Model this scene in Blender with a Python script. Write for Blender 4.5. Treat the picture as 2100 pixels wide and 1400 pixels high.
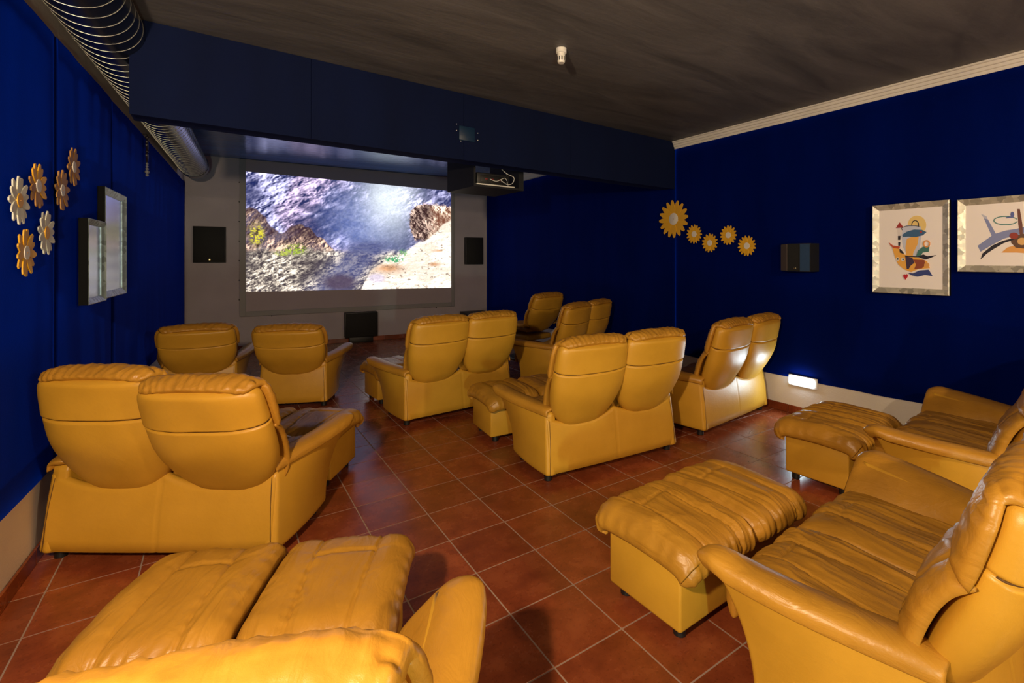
import bpy, bmesh, math, random
import numpy as np
from mathutils import Vector, Matrix, noise

# ------------------------------------------------------------------ scene, camera, light
for o in list(bpy.data.objects):
    bpy.data.objects.remove(o, do_unlink=True)
SC = bpy.context.scene
COL = SC.collection
R = math.radians
F, CX, CY, YAW, TILE = 1003.4, 1146.85, 532.3, 0.60968, 0.33
EYE = 4.532 * TILE
cam = bpy.data.cameras.new('camera')
cam.sensor_width = 36.0
cam.lens = F * 36.0 / 2100.0
cam.shift_x = -(CX - 1050.0) / 2100.0
cam.shift_y = (CY - 700.0) / 2100.0
cam.clip_start = 0.05
camo = bpy.data.objects.new('camera', cam)
camo.location = (0, 0, EYE)
camo.rotation_euler = (R(90), 0, -YAW)
COL.objects.link(camo)
SC.camera = camo
SC.view_settings.view_transform = 'Standard'
SC.view_settings.look = 'None'
SC.view_settings.exposure = 0.25
SC.view_settings.gamma = 1.0
SC.view_settings.use_curve_mapping = False
w = bpy.data.worlds.new('world')
w.use_nodes = True
w.node_tree.nodes['Background'].inputs[0].default_value = (0.05, 0.05, 0.06, 1)
w.node_tree.nodes['Background'].inputs[1].default_value = 0.3
SC.world = w
SCREEN_POWER = 3.5
WARM = (1.0, 0.74, 0.44)
COOL = (0.72, 0.9, 1.0)


def lamp(name, kind, loc, power, color, size=0.1, rot=(0, 0, 0), parent=None, size_y=None):
    l = bpy.data.lights.new(name, kind)
    l.energy = power
    l.color = color
    if kind == 'AREA':
        l.size = size
        if size_y:
            l.shape = 'RECTANGLE'
            l.size_y = size_y
    else:
        l.shadow_soft_size = size
    o = bpy.data.objects.new(name, l)
    o.location = loc
    o.rotation_euler = rot
    COL.objects.link(o)
    if parent:
        o.parent = parent
    return o


# ------------------------------------------------------------------ measuring rays (photo pixel -> point on a real plane)
SN, CN = math.sin(YAW), math.cos(YAW)


def ray(u, v):
    r = (u - CX) / F
    return (SN + r * CN, CN - r * SN, (CY - v) / F)


def on_left(u, v):
    d = ray(u, v)
    t = -0.9155 / (d[0] - 0.0505 * d[1])
    return Vector((d[0] * t, d[1] * t, EYE + d[2] * t))


def on_back(u, v):
    d = ray(u, v)
    t = 9.6 / (d[1] + 0.076 * d[0])
    return Vector((d[0] * t, d[1] * t, EYE + d[2] * t))


def on_x(u, v, x):
    d = ray(u, v)
    t = x / d[0]
    return Vector((x, d[1] * t, EYE + d[2] * t))


def on_z(u, v, z):
    d = ray(u, v)
    t = (z - EYE) / d[2]
    return Vector((d[0] * t, d[1] * t, z))


def project(x, y, z):
    d = x * SN + y * CN
    r = x * CN - y * SN
    if d < 0.05:
        return None
    return CX + F * r / d, CY - F * (z - EYE) / d, d


# ------------------------------------------------------------------ materials
def mat(name, color, rough=0.5, metal=0.0, spec=0.5, emit=None, emit_s=0.0, coat=0.0):
    m = bpy.data.materials.new(name)
    m.use_nodes = True
    b = m.node_tree.nodes['Principled BSDF']
    b.inputs['Base Color'].default_value = (*color, 1)
    b.inputs['Roughness'].default_value = rough
    b.inputs['Metallic'].default_value = metal
    b.inputs['Specular IOR Level'].default_value = spec
    b.inputs['Coat Weight'].default_value = coat
    if emit:
        b.inputs['Emission Color'].default_value = (*emit, 1)
        b.inputs['Emission Strength'].default_value = emit_s
    return m


class NT:
    def __init__(s, m):
        s.t = m.node_tree
        s.b = s.t.nodes['Principled BSDF']

    def n(s, kind, **kw):
        x = s.t.nodes.new(kind)
        for k, v in kw.items():
            if k.startswith('i_'):
                x.inputs[k[2:].replace('_', ' ')].default_value = v
            else:
                setattr(x, k, v)
        return x

    def l(s, a, b):
        s.t.links.new(a, b)

    def ramp(s, fac, stops):
        r = s.n('ShaderNodeValToRGB')
        e = r.color_ramp.elements
        while len(e) < len(stops):
            e.new(0.5)
        for el, (p, c) in zip(e, stops):
            el.position = p
            el.color = (*c, 1)
        s.l(fac, r.inputs[0])
        return r.outputs[0]

    def bump(s, height, strength, dist, prev=None):
        b = s.n('ShaderNodeBump')
        b.inputs['Strength'].default_value = strength
        b.inputs['Distance'].default_value = dist
        s.l(height, b.inputs['Height'])
        if prev is not None:
            s.l(prev, b.inputs['Normal'])
        return b.outputs[0]

    def coords(s, which='Object', scale=(1, 1, 1)):
        c = s.n('ShaderNodeTexCoord')
        mp = s.n('ShaderNodeMapping')
        mp.inputs['Scale'].default_value = scale
        s.l(c.outputs[which], mp.inputs[0])
        return mp.outputs[0]

    def noise(s, co, scale, detail=3, rough=0.5, dist=0.0):
        t = s.n('ShaderNodeTexNoise')
        t.inputs['Scale'].default_value = scale
        t.inputs['Detail'].default_value = detail
        t.inputs['Roughness'].default_value = rough
        t.inputs['Distortion'].default_value = dist
        s.l(co, t.inputs['Vector'])
        return t.outputs['Fac']


def leather(name, c_dark, c_light, crease, rough):
    m = mat(name, c_light, rough, spec=0.45)
    k = NT(m)
    co = k.coords('Object')
    col = k.ramp(k.noise(co, 5.0, 4, 0.55), [(0.3, c_dark), (0.72, c_light)])
    k.l(col, k.b.inputs['Base Color'])
    v = k.n('ShaderNodeTexVoronoi', feature='DISTANCE_TO_EDGE')
    v.inputs['Scale'].default_value = 420
    k.l(co, v.inputs['Vector'])
    nb = k.bump(v.outputs['Distance'], 0.10, 0.002)
    n1 = k.noise(co, 55, 4, 0.6, 0.6)
    nb = k.bump(n1, 0.10 + crease * 0.25, 0.004, nb)
    st = k.coords('Object', (1.0, 0.35, 1.0))
    n2 = k.noise(st, 17, 3, 0.55, 1.4)
    nb = k.bump(n2, crease, 0.03, nb)
    k.l(nb, k.b.inputs['Normal'])
    r = k.n('ShaderNodeMapRange')
    r.inputs['To Min'].default_value = rough - 0.06
    r.inputs['To Max'].default_value = rough + 0.10
    k.l(k.noise(co, 9, 3), r.inputs['Value'])
    k.l(r.outputs[0], k.b.inputs['Roughness'])
    return m


M = {}
M['shell'] = leather('mustard_leather_smooth', (0.53, 0.275, 0.024), (0.60, 0.315, 0.030), 0.03, 0.38)
M['pad'] = leather('mustard_leather_creased', (0.38, 0.178, 0.019), (0.49, 0.238, 0.026), 0.16, 0.35)
M['thread'] = mat('dark_seam_thread', (0.10, 0.042, 0.005), 0.7)
M['black'] = mat('black_plastic', (0.008, 0.008, 0.009), 0.5)
M['black_matte'] = mat('matte_black_edge', (0.006, 0.006, 0.007), 0.9, spec=0.08)
M['black_box'] = mat('black_paint', (0.006, 0.007, 0.011), 0.55)
M['speaker'] = mat('black_speaker_cloth', (0.004, 0.004, 0.005), 0.75)
M['speaker_warm_lit'] = mat('warm_lit_speaker_cloth', (0.085, 0.062, 0.055), 0.8)  # warm light caught by this grille is put into its colour
M['speaker_blue_lit'] = mat('blue_lit_speaker_cloth', (0.003, 0.03, 0.09), 0.6)  # blue reflection on this grille painted in as its colour
M['gold'] = mat('gold_badge', (0.9, 0.75, 0.4), 0.25, 1.0)
M['white_plastic'] = mat('white_plastic', (0.75, 0.72, 0.68), 0.4)
M['dark_slot'] = mat('dark_slot', (0.05, 0.045, 0.045), 0.7)
M['grey_metal'] = mat('projector_grey', (0.02, 0.02, 0.023), 0.5)
M['wire'] = mat('pale_cable', (0.6, 0.6, 0.6), 0.4)


def plaster(name, c, bump=0.25, scale=60, var=0.12):
    m = mat(name, c, 0.85, spec=0.2)
    k = NT(m)
    co = k.coords('Object')
    lo = tuple(x * (1 - var) for x in c)
    k.l(k.ramp(k.noise(co, 2.2, 4), [(0.3, lo), (0.7, c)]), k.b.inputs['Base Color'])
    k.l(k.bump(k.noise(co, scale, 4, 0.6), bump, 0.01), k.b.inputs['Normal'])
    return m


M['plaster'] = plaster('white_plaster', (0.70, 0.66, 0.63))
M['back_plaster'] = plaster('grey_white_plaster', (0.46, 0.42, 0.48), 0.12)
M['screen_white'] = plaster('projection_cloth', (0.42, 0.37, 0.41), 0.04, 30, 0.05)
M['screen_frame'] = mat('grey_screen_frame', (0.27, 0.27, 0.28), 0.6)


def fabric(name, c):
    m = mat(name, c, 0.9, spec=0.15)
    k = NT(m)
    b = k.b
    b.inputs['Sheen Weight'].default_value = 0.05
    b.inputs['Sheen Tint'].default_value = (0.05, 0.1, 0.8, 1)
    b.inputs['Sheen Roughness'].default_value = 0.5
    co = k.coords('Object', (1, 1, 0.25))
    lo = tuple(x * 0.72 for x in c)
    k.l(k.ramp(k.noise(co, 3.0, 3), [(0.3, lo), (0.75, c)]), b.inputs['Base Color'])
    k.l(k.bump(k.noise(k.coords('Object'), 240, 2), 0.25, 0.003), b.inputs['Normal'])
    return m


def satin(m, spec, rough, tint):
    b = m.node_tree.nodes['Principled BSDF']
    b.inputs['Specular IOR Level'].default_value = spec
    b.inputs['Specular Tint'].default_value = (*tint, 1)
    b.inputs['Roughness'].default_value = rough
    return m


M['blue'] = fabric('royal_blue_cloth', (0.0005, 0.005, 0.090))
kb = M['blue'].node_tree.nodes['Principled BSDF']
kb.inputs["Sheen Weight"].default_value = 0.85
kb.inputs['Sheen Tint'].default_value = (0.0, 0.045, 0.85, 1)
kb.inputs['Sheen Roughness'].default_value = 0.42
kb.inputs['Specular IOR Level'].default_value = 0.08
kb.inputs['Specular Tint'].default_value = (0.02, 0.1, 1.0, 1)
kb.inputs['Roughness'].default_value = 0.9
M['navy'] = fabric('navy_painted_board', (0.002, 0.006, 0.034))
M['ceil'] = None


def ceiling_mat(name, a, b_, rough, spec):
    m = mat(name, a, rough, spec=spec)
    k = NT(m)
    n1 = k.noise(k.coords('Object', (0.5, 2.2, 1)), 1.8, 5, 0.6, 0.8)
    k.l(k.ramp(n1, [(0.32, a), (0.68, b_)]), k.b.inputs['Base Color'])
    k.l(k.bump(k.noise(k.coords('Object', (1, 3, 1)), 7, 5, 0.6), 0.15, 0.02), k.b.inputs['Normal'])
    return m


M['ceil'] = ceiling_mat('brushed_charcoal_ceiling', (0.075, 0.071, 0.075), (0.150, 0.140, 0.142), 0.6, 0.4)
M['ceil_front'] = ceiling_mat('satin_ceiling_screen_blue', (0.07, 0.13, 0.30), (0.11, 0.19, 0.40), 0.17, 1.0)  # blue glow of the screen is put into this ceiling's colour


def tile_mat():
    m = mat('terracotta_tile', (0.2, 0.05, 0.02), 0.35, spec=0.45)
    k = NT(m)
    g = k.n('ShaderNodeNewGeometry')
    n1 = k.noise(g.outputs['Position'], 6, 5, 0.66, 0.0)
    base = k.ramp(n1, [(0.28, (0.150, 0.030, 0.011)), (0.52, (0.235, 0.052, 0.018)), (0.78, (0.33, 0.084, 0.030))])
    n2 = k.noise(g.outputs['Position'], 70, 4, 0.7)
    sp = k.ramp(n2, [(0.33, (0.35, 0.3, 0.3)), (0.44, (1, 1, 1))])
    mx = k.n('ShaderNodeMix', data_type='RGBA', blend_type='MULTIPLY')
    mx.inputs[0].default_value = 0.55
    k.l(base, mx.inputs[6])
    k.l(sp, mx.inputs[7])
    oi = k.n('ShaderNodeObjectInfo')
    hs = k.n('ShaderNodeHueSaturation')
    mr = k.n('ShaderNodeMapRange')
    mr.inputs['To Min'].default_value = 0.82
    mr.inputs['To Max'].default_value = 1.18
    k.l(oi.outputs['Random'], mr.inputs['Value'])
    k.l(mr.outputs[0], hs.inputs['Value'])
    k.l(mx.outputs[2], hs.inputs['Color'])
    k.l(hs.outputs[0], k.b.inputs['Base Color'])
    r = k.n('ShaderNodeMapRange')
    r.inputs['To Min'].default_value = 0.17
    r.inputs['To Max'].default_value = 0.36
    k.l(n1, r.inputs['Value'])
    k.l(r.outputs[0], k.b.inputs['Roughness'])
    k.l(k.bump(n2, 0.10, 0.002), k.b.inputs['Normal'])
    return m


M['tile'] = tile_mat()
M['grout'] = mat('grey_pink_grout', (0.33, 0.235, 0.19), 0.9)
satin(M['ceil_front'], 1.0, 0.17, (0.30, 0.55, 1.0))  # tints the ceiling's gloss blue to colour the screen's reflection
M['duct'] = mat('galvanised_duct', (0.12, 0.15, 0.20), 0.27, 0.95)
M['duct_seam'] = mat('bright_duct_seam', (0.50, 0.49, 0.46), 0.32, 0.9)


def frame_mat(name, c, rough):
    m = mat(name, c, rough, 0.45)
    k = NT(m)
    v = k.n('ShaderNodeTexVoronoi', distance='MANHATTAN')
    v.inputs['Scale'].default_value = 26
    k.l(k.coords('Object', (1, 1, 0.7)), v.inputs['Vector'])
    lo = tuple(x * 0.55 for x in c)
    k.l(k.ramp(v.outputs['Color'], [(0.15, lo), (0.8, c)]), k.b.inputs['Base Color'])
    k.l(k.bump(v.outputs['Distance'], 0.4, 0.004), k.b.inputs['Normal'])
    return m


M['frame'] = frame_mat('hammered_silver_frame', (0.72, 0.68, 0.60), 0.38)
M['frame_l'] = frame_mat('pale_silver_frame', (0.66, 0.80, 0.84), 0.35)
M['paper'] = mat('art_paper', (0.86, 0.80, 0.82), 0.6)
M['yellow_petal'] = mat('yellow_painted_wood', (0.72, 0.37, 0.014), 0.55)
M['tan_petal'] = mat('tan_painted_wood', (0.42, 0.20, 0.045), 0.6)
M['white_petal'] = mat('white_painted_wood', (0.66, 0.64, 0.56), 0.55)
M['cream'] = mat('cream_disc', (0.72, 0.66, 0.62), 0.55)
M['yolk'] = mat('yellow_disc', (0.70, 0.36, 0.02), 0.55)


def colour(name, c, rough=0.6):
    if name not in M:
        M[name] = mat(name, c, rough)
    return M[name]


# ------------------------------------------------------------------ mesh helpers
def to_mesh(name, verts, faces, smooth=True, doubles=0.0):
    me = bpy.data.meshes.new(name)
    me.from_pydata([tuple(v) for v in verts], [], faces)
    bm = bmesh.new()
    bm.from_mesh(me)
    if doubles:
        bmesh.ops.remove_doubles(bm, verts=bm.verts, dist=doubles)
    bmesh.ops.recalc_face_normals(bm, faces=bm.faces)
    bm.to_mesh(me)
    bm.free()
    if smooth:
        for p in me.polygons:
            p.use_smooth = True
    return me


def loft(name, rings, closed=True, smooth=True, caps=True):
    n = len(rings[0])
    verts = [p for r in rings for p in r]
    faces = []
    for i in range(len(rings) - 1):
        for j in range(n if closed else n - 1):
            a, b = i * n + j, i * n + (j + 1) % n
            faces.append((a, b, b + n, a + n))
    if caps and closed:
        for k, ri in ((0, rings[0]), (len(rings) - 1, rings[-1])):
            c = Vector((0, 0, 0))
            for p in ri:
                c += Vector(p)
            verts.append(c / n)
            ci = len(verts) - 1
            for j in range(n):
                faces.append((k * n + j, k * n + (j + 1) % n, ci))
    return to_mesh(name, verts, faces, smooth)


def box_bm(bm, x0, x1, y0, y1, z0, z1):
    v = [bm.verts.new((x, y, z)) for x in (x0, x1) for y in (y0, y1) for z in (z0, z1)]
    for f in ((0, 1, 3, 2), (4, 6, 7, 5), (0, 4, 5, 1), (2, 3, 7, 6), (0, 2, 6, 4), (1, 5, 7, 3)):
        bm.faces.new([v[i] for i in f])


def box(name, x0, x1, y0, y1, z0, z1, bev=0.0, seg=2):
    bm = bmesh.new()
    box_bm(bm, x0, x1, y0, y1, z0, z1)
    bmesh.ops.recalc_face_normals(bm, faces=bm.faces)
    if bev:
        bmesh.ops.bevel(bm, geom=list(bm.edges), offset=bev, segments=seg, profile=0.5, affect='EDGES')
    me = bpy.data.meshes.new(name)
    bm.to_mesh(me)
    bm.free()
    if bev and seg > 1:
        for p in me.polygons:
            p.use_smooth = True
        me.set_sharp_from_angle(angle=R(50))
    return me


def prism(name, pts, a, b, axis='z', bev=0.0):
    """extrude a 2-D outline between a and b along an axis (x: pts are y,z / y: x,z / z: x,y)"""
    def m3(p, t):
        return {'x': (t, p[0], p[1]), 'y': (p[0], t, p[1]), 'z': (p[0], p[1], t)}[axis]
    n = len(pts)
    verts = [m3(p, a) for p in pts] + [m3(p, b) for p in pts]
    faces = [tuple(range(n)), tuple(range(n, 2 * n))[::-1]] + [(i, (i + 1) % n, (i + 1) % n + n, i + n) for i in range(n)]
    me = bpy.data.meshes.new(name)
    me.from_pydata(verts, [], faces)
    bm = bmesh.new()
    bm.from_mesh(me)
    bmesh.ops.recalc_face_normals(bm, faces=bm.faces)
    if bev:
        bmesh.ops.bevel(bm, geom=list(bm.edges), offset=bev, segments=1, affect='EDGES')
    bm.to_mesh(me)
    bm.free()
    return me


def lathe(name, prof, n=20, smooth=True):
    rings = [[(r * math.cos(2 * math.pi * k / n), r * math.sin(2 * math.pi * k / n), z) for k in range(n)] for r, z in prof]
    me = loft(name, rings, smooth=smooth)
    me.set_sharp_from_angle(angle=R(40))
    return me


def tube(name, pts, rad, n=6, closed=False):
    pts = [Vector(p) for p in pts]
    rings = []
    up = Vector((0.123, 0.37, 0.92)).normalized()
    for i, p in enumerate(pts):
        a = pts[max(i - 1, 0)]
        b = pts[min(i + 1, len(pts) - 1)]
        t = (b - a).normalized()
        s = t.cross(up)
        if s.length < 1e-4:
            s = t.cross(Vector((1, 0, 0)))
        s.normalize()
        q = s.cross(t)
        r = rad(i / (len(pts) - 1)) if callable(rad) else rad
        rings.append([p + s * (r * math.cos(2 * math.pi * k / n)) + q * (r * math.sin(2 * math.pi * k / n)) for k in range(n)])
    return loft(name, rings)


def obj(name, me, material, parent=None, loc=None, rot=None, kind=None):
    o = bpy.data.objects.new(name, me)
    COL.objects.link(o)
    if material is not None and not me.materials:
        me.materials.append(material)
    if parent:
        o.parent = parent
    if loc is not None:
        o.location = loc
    if rot is not None:
        o.rotation_euler = rot
    if kind:
        o['kind'] = kind
    return o


def tag(o, label, cat, group=None):
    o['label'] = label
    o['category'] = cat
    if group:
        o['group'] = group
    return o


def thing(name, label, cat, loc=(0, 0, 0), rz=0.0, group=None):
    o = bpy.data.objects.new(name, None)
    o.empty_display_size = 0.1
    COL.objects.link(o)
    o.location = loc
    o.rotation_euler = (0, 0, rz)
    return tag(o, label, cat, group)


def struct(name, me, material, parent=None, **kw):
    return obj(name, me, material, parent, kind='structure', **kw)


def catmull(pts, n):
    """resample a polyline smoothly to n points"""
    P = np.array([pts[0]] + list(pts) + [pts[-1]], float)
    P[0] = 2 * P[1] - P[2]
    P[-1] = 2 * P[-2] - P[-3]
    m = len(pts) - 1
    out = []
    for k in range(n):
        t = k / (n - 1) * m
        i = min(int(t), m - 1)
        f = t - i
        a, b, c, d = P[i], P[i + 1], P[i + 2], P[i + 3]
        out.append(0.5 * (2 * b + (c - a) * f + (2 * a - 5 * b + 4 * c - d) * f * f + (3 * b - a - 3 * c + d) * f ** 3))
    return np.array(out)


def evalp(pts):
    T = catmull(pts, 201)

    def f(t):
        x = min(max(t, 0), 1) * 200
        i = min(int(x), 199)
        return T[i] + (T[i + 1] - T[i]) * (x - i)
    return f


def spow(v, e):
    return math.copysign(abs(v) ** e, v)


def ridge(x, y, z, s=1.0):
    n = noise.noise((x, y, z))
    return (1 - abs(n)) ** 6


def pillow(name, P, top, bot, nx=40, nu=40):
    """cushion on a mapped sheet: P(x,u) with x,u in [-1,1]; top/bot give the thickness to both sides"""
    xs = [math.sin(math.pi / 2 * (-1 + 2 * i / nx)) * 0.35 + 0.65 * (-1 + 2 * i / nx) for i in range(nx + 1)]
    us = [math.sin(math.pi / 2 * (-1 + 2 * i / nu)) * 0.35 + 0.65 * (-1 + 2 * i / nu) for i in range(nu + 1)]
    h = 1e-3
    V, W, faces = [], [], []
    for u in us:
        for x in xs:
            p = Vector(P(x, u))
            dx = Vector(P(x + h, u)) - Vector(P(x - h, u))
            du = Vector(P(x, u + h)) - Vector(P(x, u - h))
            nn = dx.cross(du).normalized()
            V.append(p + nn * top(x, u))
            W.append(p - nn * bot(x, u))
    m = nx + 1
    off = len(V)
    for j in range(nu):
        for i in range(nx):
            a = j * m + i
            faces.append((a, a + 1, a + 1 + m, a + m))
            b = a + off
            faces.append((b, b + m, b + 1 + m, b + 1))
    return to_mesh(name, V + W, faces, True, 2e-4)


def edge(x, p=6, q=2.2):
    return max(0.0, 1 - abs(x) ** p) ** (1 / q)


def groove(d, wd):
    return math.exp(-(d / wd) ** 2)


def quilt(x, u, sd, cut, cross, fold):
    """thickness added by stitched channels: three puffed strips, a cross seam in the middle one, loose folds"""
    c = cut + 0.05 * math.sin(u * 1.9 + sd)
    if abs(x) < c:
        p = 1 - (x / c) ** 2
        d = c - abs(x)
        cr = groove(u - cross - 0.05 * x, 0.018)
    else:
        p = 1 - ((abs(x) - (1 + c) / 2) / ((1 - c) / 2)) ** 2
        d = abs(x) - c
        cr = 0.35 * groove(u - cross - 0.25 * (abs(x) - c), 0.020) * max(0, 1 - (abs(x) - c) * 2)
    t = 0.011 * max(0, p) ** 0.55 - 0.007 * groove(d, 0.014) - 0.009 * cr
    wx = x + 0.16 * noise.noise((x * 1.6 + sd, u * 1.5, 8.8))
    wu = u + 0.3 * noise.noise((x * 1.4, u * 1.7 + sd, 2.8))
    msk = 0.5 + 0.9 * noise.noise((x * 2.1 + sd, u * 1.6 + 3, 6.6))
    f = 0.009 * ridge(wx * 3.2 + sd, wu * 1.1 + 0.9 * wx, 1.7) * max(0, msk + 0.3)
    f += 0.005 * ridge(wx * 6.0 - sd, wu * 2.0 - 1.6 * wx, 5.1) * max(0, msk)
    f += 0.0024 * ridge(wx * 13 + sd, wu * 5 + 4 * wx, 9.4) * max(0, msk + 0.2)
    f += 0.003 * math.sin(u * 60 + 6 * noise.noise((u * 4, x * 3, sd))) * groove(d, 0.10) * max(0, msk)
    return t + fold * f + 0.008 * noise.noise((x * 1.7 + sd, u * 2.0, 0.3))


# ------------------------------------------------------------------ seating templates
class Kit:
    """meshes of one kind of seat, placed again and again with shared data"""

    def __init__(s):
        s.items = []

    def add(s, name, me, material, parent=None, label=None):
        s.items.append((name, me, material, parent, label))
        return len(s.items) - 1

    def place(s, root, recline=()):
        made, bi = [], 0
        for name, me, material, parent, label in s.items:
            o = obj(name, me, material, root if parent is None else made[parent])
            if name == 'backrest':
                a, dx = recline[bi] if bi < len(recline) else (0.0, 0.0)
                a = R(a)
                bi += 1
                if a or dx:                 # lean about the hinge at seat height
                    hy, hz = 0.10, 0.37
                    o.location = (dx, hy - (hy * math.cos(a) - hz * math.sin(a)), hz - (hy * math.sin(a) + hz * math.cos(a)))
                    o.rotation_euler = (a, 0, 0)
            if label:
                o['label'] = label
            made.append(o)
        return made


def foot_mesh():
    return lathe('foot', [(0.020, 0.0), (0.026, 0.004), (0.027, 0.05), (0.027, 0.065)], 12)


FOOT = foot_mesh()


def round_poly(c, r, nseg, bow):
    """closed outline with rounded corners; edge k is cut in nseg[k] and bowed outwards by bow[k]"""
    out = []
    n = len(c)
    for i in range(n):
        p0, p1, p2 = Vector(c[i - 1]), Vector(c[i]), Vector(c[(i + 1) % n])
        a = p1 + (p0 - p1).normalized() * r
        b = p1 + (p2 - p1).normalized() * r
        for k in range(5):
            t = k / 4
            out.append(a * (1 - t) ** 2 + p1 * 2 * t * (1 - t) + b * t * t)
        e = p2 + (p1 - p2).normalized() * r
        d = (e - b)
        nn = Vector((d.y, -d.x)).normalized()
        for k in range(1, nseg[i]):
            t = k / nseg[i]
            out.append(b + d * t + nn * (bow[i] * 4 * t * (1 - t)))
    return out


def seat_kit(n, hw, back_path, back_w, seed, arm_front=0.535, arm_rear=0.475):
    K = Kit()
    cw = 2 * (hw - 0.03) / n           # width of one back place on the panel
    centres = [(i - (n - 1) / 2) * cw for i in range(n)]
    # --- rear panel with a scalloped upper edge
    xs = np.linspace(-hw + 0.028, hw - 0.028, 48 * n + 1)
    rings = []

    def top(x):
        d = min(abs(x - c) for c in centres) / (cw / 2)
        return 0.432 - 0.062 * (1 - d ** 2.2)

    for x in xs:
        tz = top(x)
        b = -0.012 * (1 - (x / hw) ** 2)
        seam = 0.0035 * groove(x, 0.006) if n == 2 else 0
        r = []
        zs = [0.058, 0.062, 0.12, 0.2, 0.28, tz - 0.03, tz - 0.012, tz]
        for z in zs:
            lean = 0.052 * (z / 0.45)
            bulge = -0.012 * math.sin(math.pi * min(1, z / 0.42))
            inset = 0.012 if z in (0.058,) else (0.004 if z == 0.062 else 0)
            if z == tz:
                inset = 0.014
            r.append((x, lean + b + bulge + seam + inset, z))
        r2 = [(p[0], p[1] + 0.045 - (0.028 if p[2] in (0.058, tz) else 0), p[2]) for p in r[::-1]]
        rings.append(r + r2)
    K.add('back_panel', loft('back_panel', rings), M['shell'])
    # --- arms
    for s in (-1, 1):
        rings = []
        for t in [0, 0.012, 0.04] + list(np.linspace(0.1, 1, 14)):
            tt = t ** 2.3
            k = 0.0 if t > 0.02 else (0.010 if t == 0 else 0.003)
            c = [(hw - 0.022 * t - k, 0.055 * t + k), (hw + 0.095 * tt - k, 0.53 + 0.105 * t ** 2 - k),
                 (hw - 0.085 + 0.07 * tt, 0.53 + 0.105 * t ** 2 - k), (hw - 0.085 - 0.02 * t, 0.055 * t + k)]
            ring = round_poly(c, 0.022, [10, 3, 8, 3], [0.014 + 0.02 * t, 0.01, 0, 0.006])
            zt = lambda y: arm_rear - 0.02 + (arm_front - arm_rear) * max(0, y) / 0.62
            rings.append([(s * p.x, p.y, 0.055 + t * (zt(p.y) - 0.055)) for p in ring])
        a = K.add('arm', loft('arm', rings), M['shell'])

        # piping where the arm meets the rear panel
        pts = []
        for t in np.linspace(0.02, 0.9, 16):
            pts.append((s * (hw - 0.022 * t - 0.027), 0.055 * t - 0.003 - 0.008 * math.sin(math.pi * t), 0.055 + t * 0.39))
        K.add('arm_seam', tube('arm_seam', pts, 0.002, 5), M['thread'], a)

        def P(x, u, s=s):
            v = (u + 1) / 2
            y0 = 0.03 + 0.10 * max(0, x + 0.35)
            y = y0 + v * (0.68 - y0)
            tt = v
            ox = hw - 0.03 + 0.138 * max(0, min(1, v * 1.12)) ** 1.1 + 0.03 * math.sin(math.pi * v)
            zt = arm_rear + (arm_front - arm_rear) * v - 0.035 * max(0, v - 0.86) ** 2 / 0.02
            pts = ((ox + 0.012, zt - 0.036), (ox + 0.002, zt + 0.004), (ox - 0.06, zt + 0.012),
                   (ox - 0.13 + 0.015 * v, zt - 0.020), (hw - 0.10 - 0.02 * (1 - v), 0.40), (hw - 0.125, 0.345))
            f = (x + 1) / 2 * 5
            i = min(4, max(0, int(f)))
            g = f - i
            q = lambda k: pts[min(5, max(0, k))]
            a_, b_, c_, d_ = q(i - 1), q(i), q(i + 1), q(i + 2)
            cr = lambda j: 0.5 * (2 * b_[j] + (c_[j] - a_[j]) * g + (2 * a_[j] - 5 * b_[j] + 4 * c_[j] - d_[j]) * g * g + (3 * b_[j] - a_[j] - 3 * c_[j] + d_[j]) * g ** 3)
            c = max(0, -x - 0.45) / 0.55 * max(0, v - 0.80) / 0.20
            return (s * (cr(0) - 0.03 * c), y - 0.045 * c, cr(1) + 0.012 * c)

        def tp(x, u, s=s):
            e = edge(x, 5, 2) * edge(u, 10, 2)
            wv = 0.006 * ridge(x * 2.2 + seed, u * 7, s) + 0.007 * noise.noise((x * 2, u * 4.5 + seed, 3 + s))
            pinch = 0.004 * math.sin(u * 46 + 3 * noise.noise((u * 5, x * 2, seed))) * groove(x + 0.86, 0.22)
            return (0.029 + wv + pinch) * e

        def bt(x, u):
            return 0.012 * edge(x, 5, 2) * edge(u, 10, 2)
        me = pillow('arm_pad', P, tp if s > 0 else (lambda x, u: bt(x, u)), bt if s > 0 else tp, 30, 56)
        K.add('arm_pad', me, M['pad'], a)
    # --- base under the seat
    K.add('seat_base', box('seat_base', -hw + 0.075, hw - 0.075, 0.07, 0.575, 0.06, 0.335, 0.012), M['shell'])
    # --- seat cushions
    sw = 2 * (hw - 0.085) / n
    sp = evalp([(0.10, 0.335), (0.24, 0.352), (0.42, 0.362), (0.56, 0.365), (0.635, 0.345), (0.662, 0.295), (0.655, 0.225)])
    for ci in range(n):
        cx = (ci - (n - 1) / 2) * sw
        sd = seed * 3 + ci * 7.3

        def P(x, u):
            y, z = sp((u + 1) / 2)
            return (cx + x * sw / 2 * 1.0, y, z)

        def tp(x, u):
            e = edge(x, 7, 2.2) * edge(u, 12, 2.4)
            return max(0.001, 0.040 + quilt(x, u, sd, 0.36, 0.05, 1.0)) * e

        def bt(x, u):
            return 0.03 * edge(x, 7, 2.2) * edge(u, 12, 2.4)
        K.add('seat_cushion', pillow('seat_cushion', P, tp, bt, 96, 88), M['pad'])
    # --- back cushions
    bp = evalp(back_path)
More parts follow.
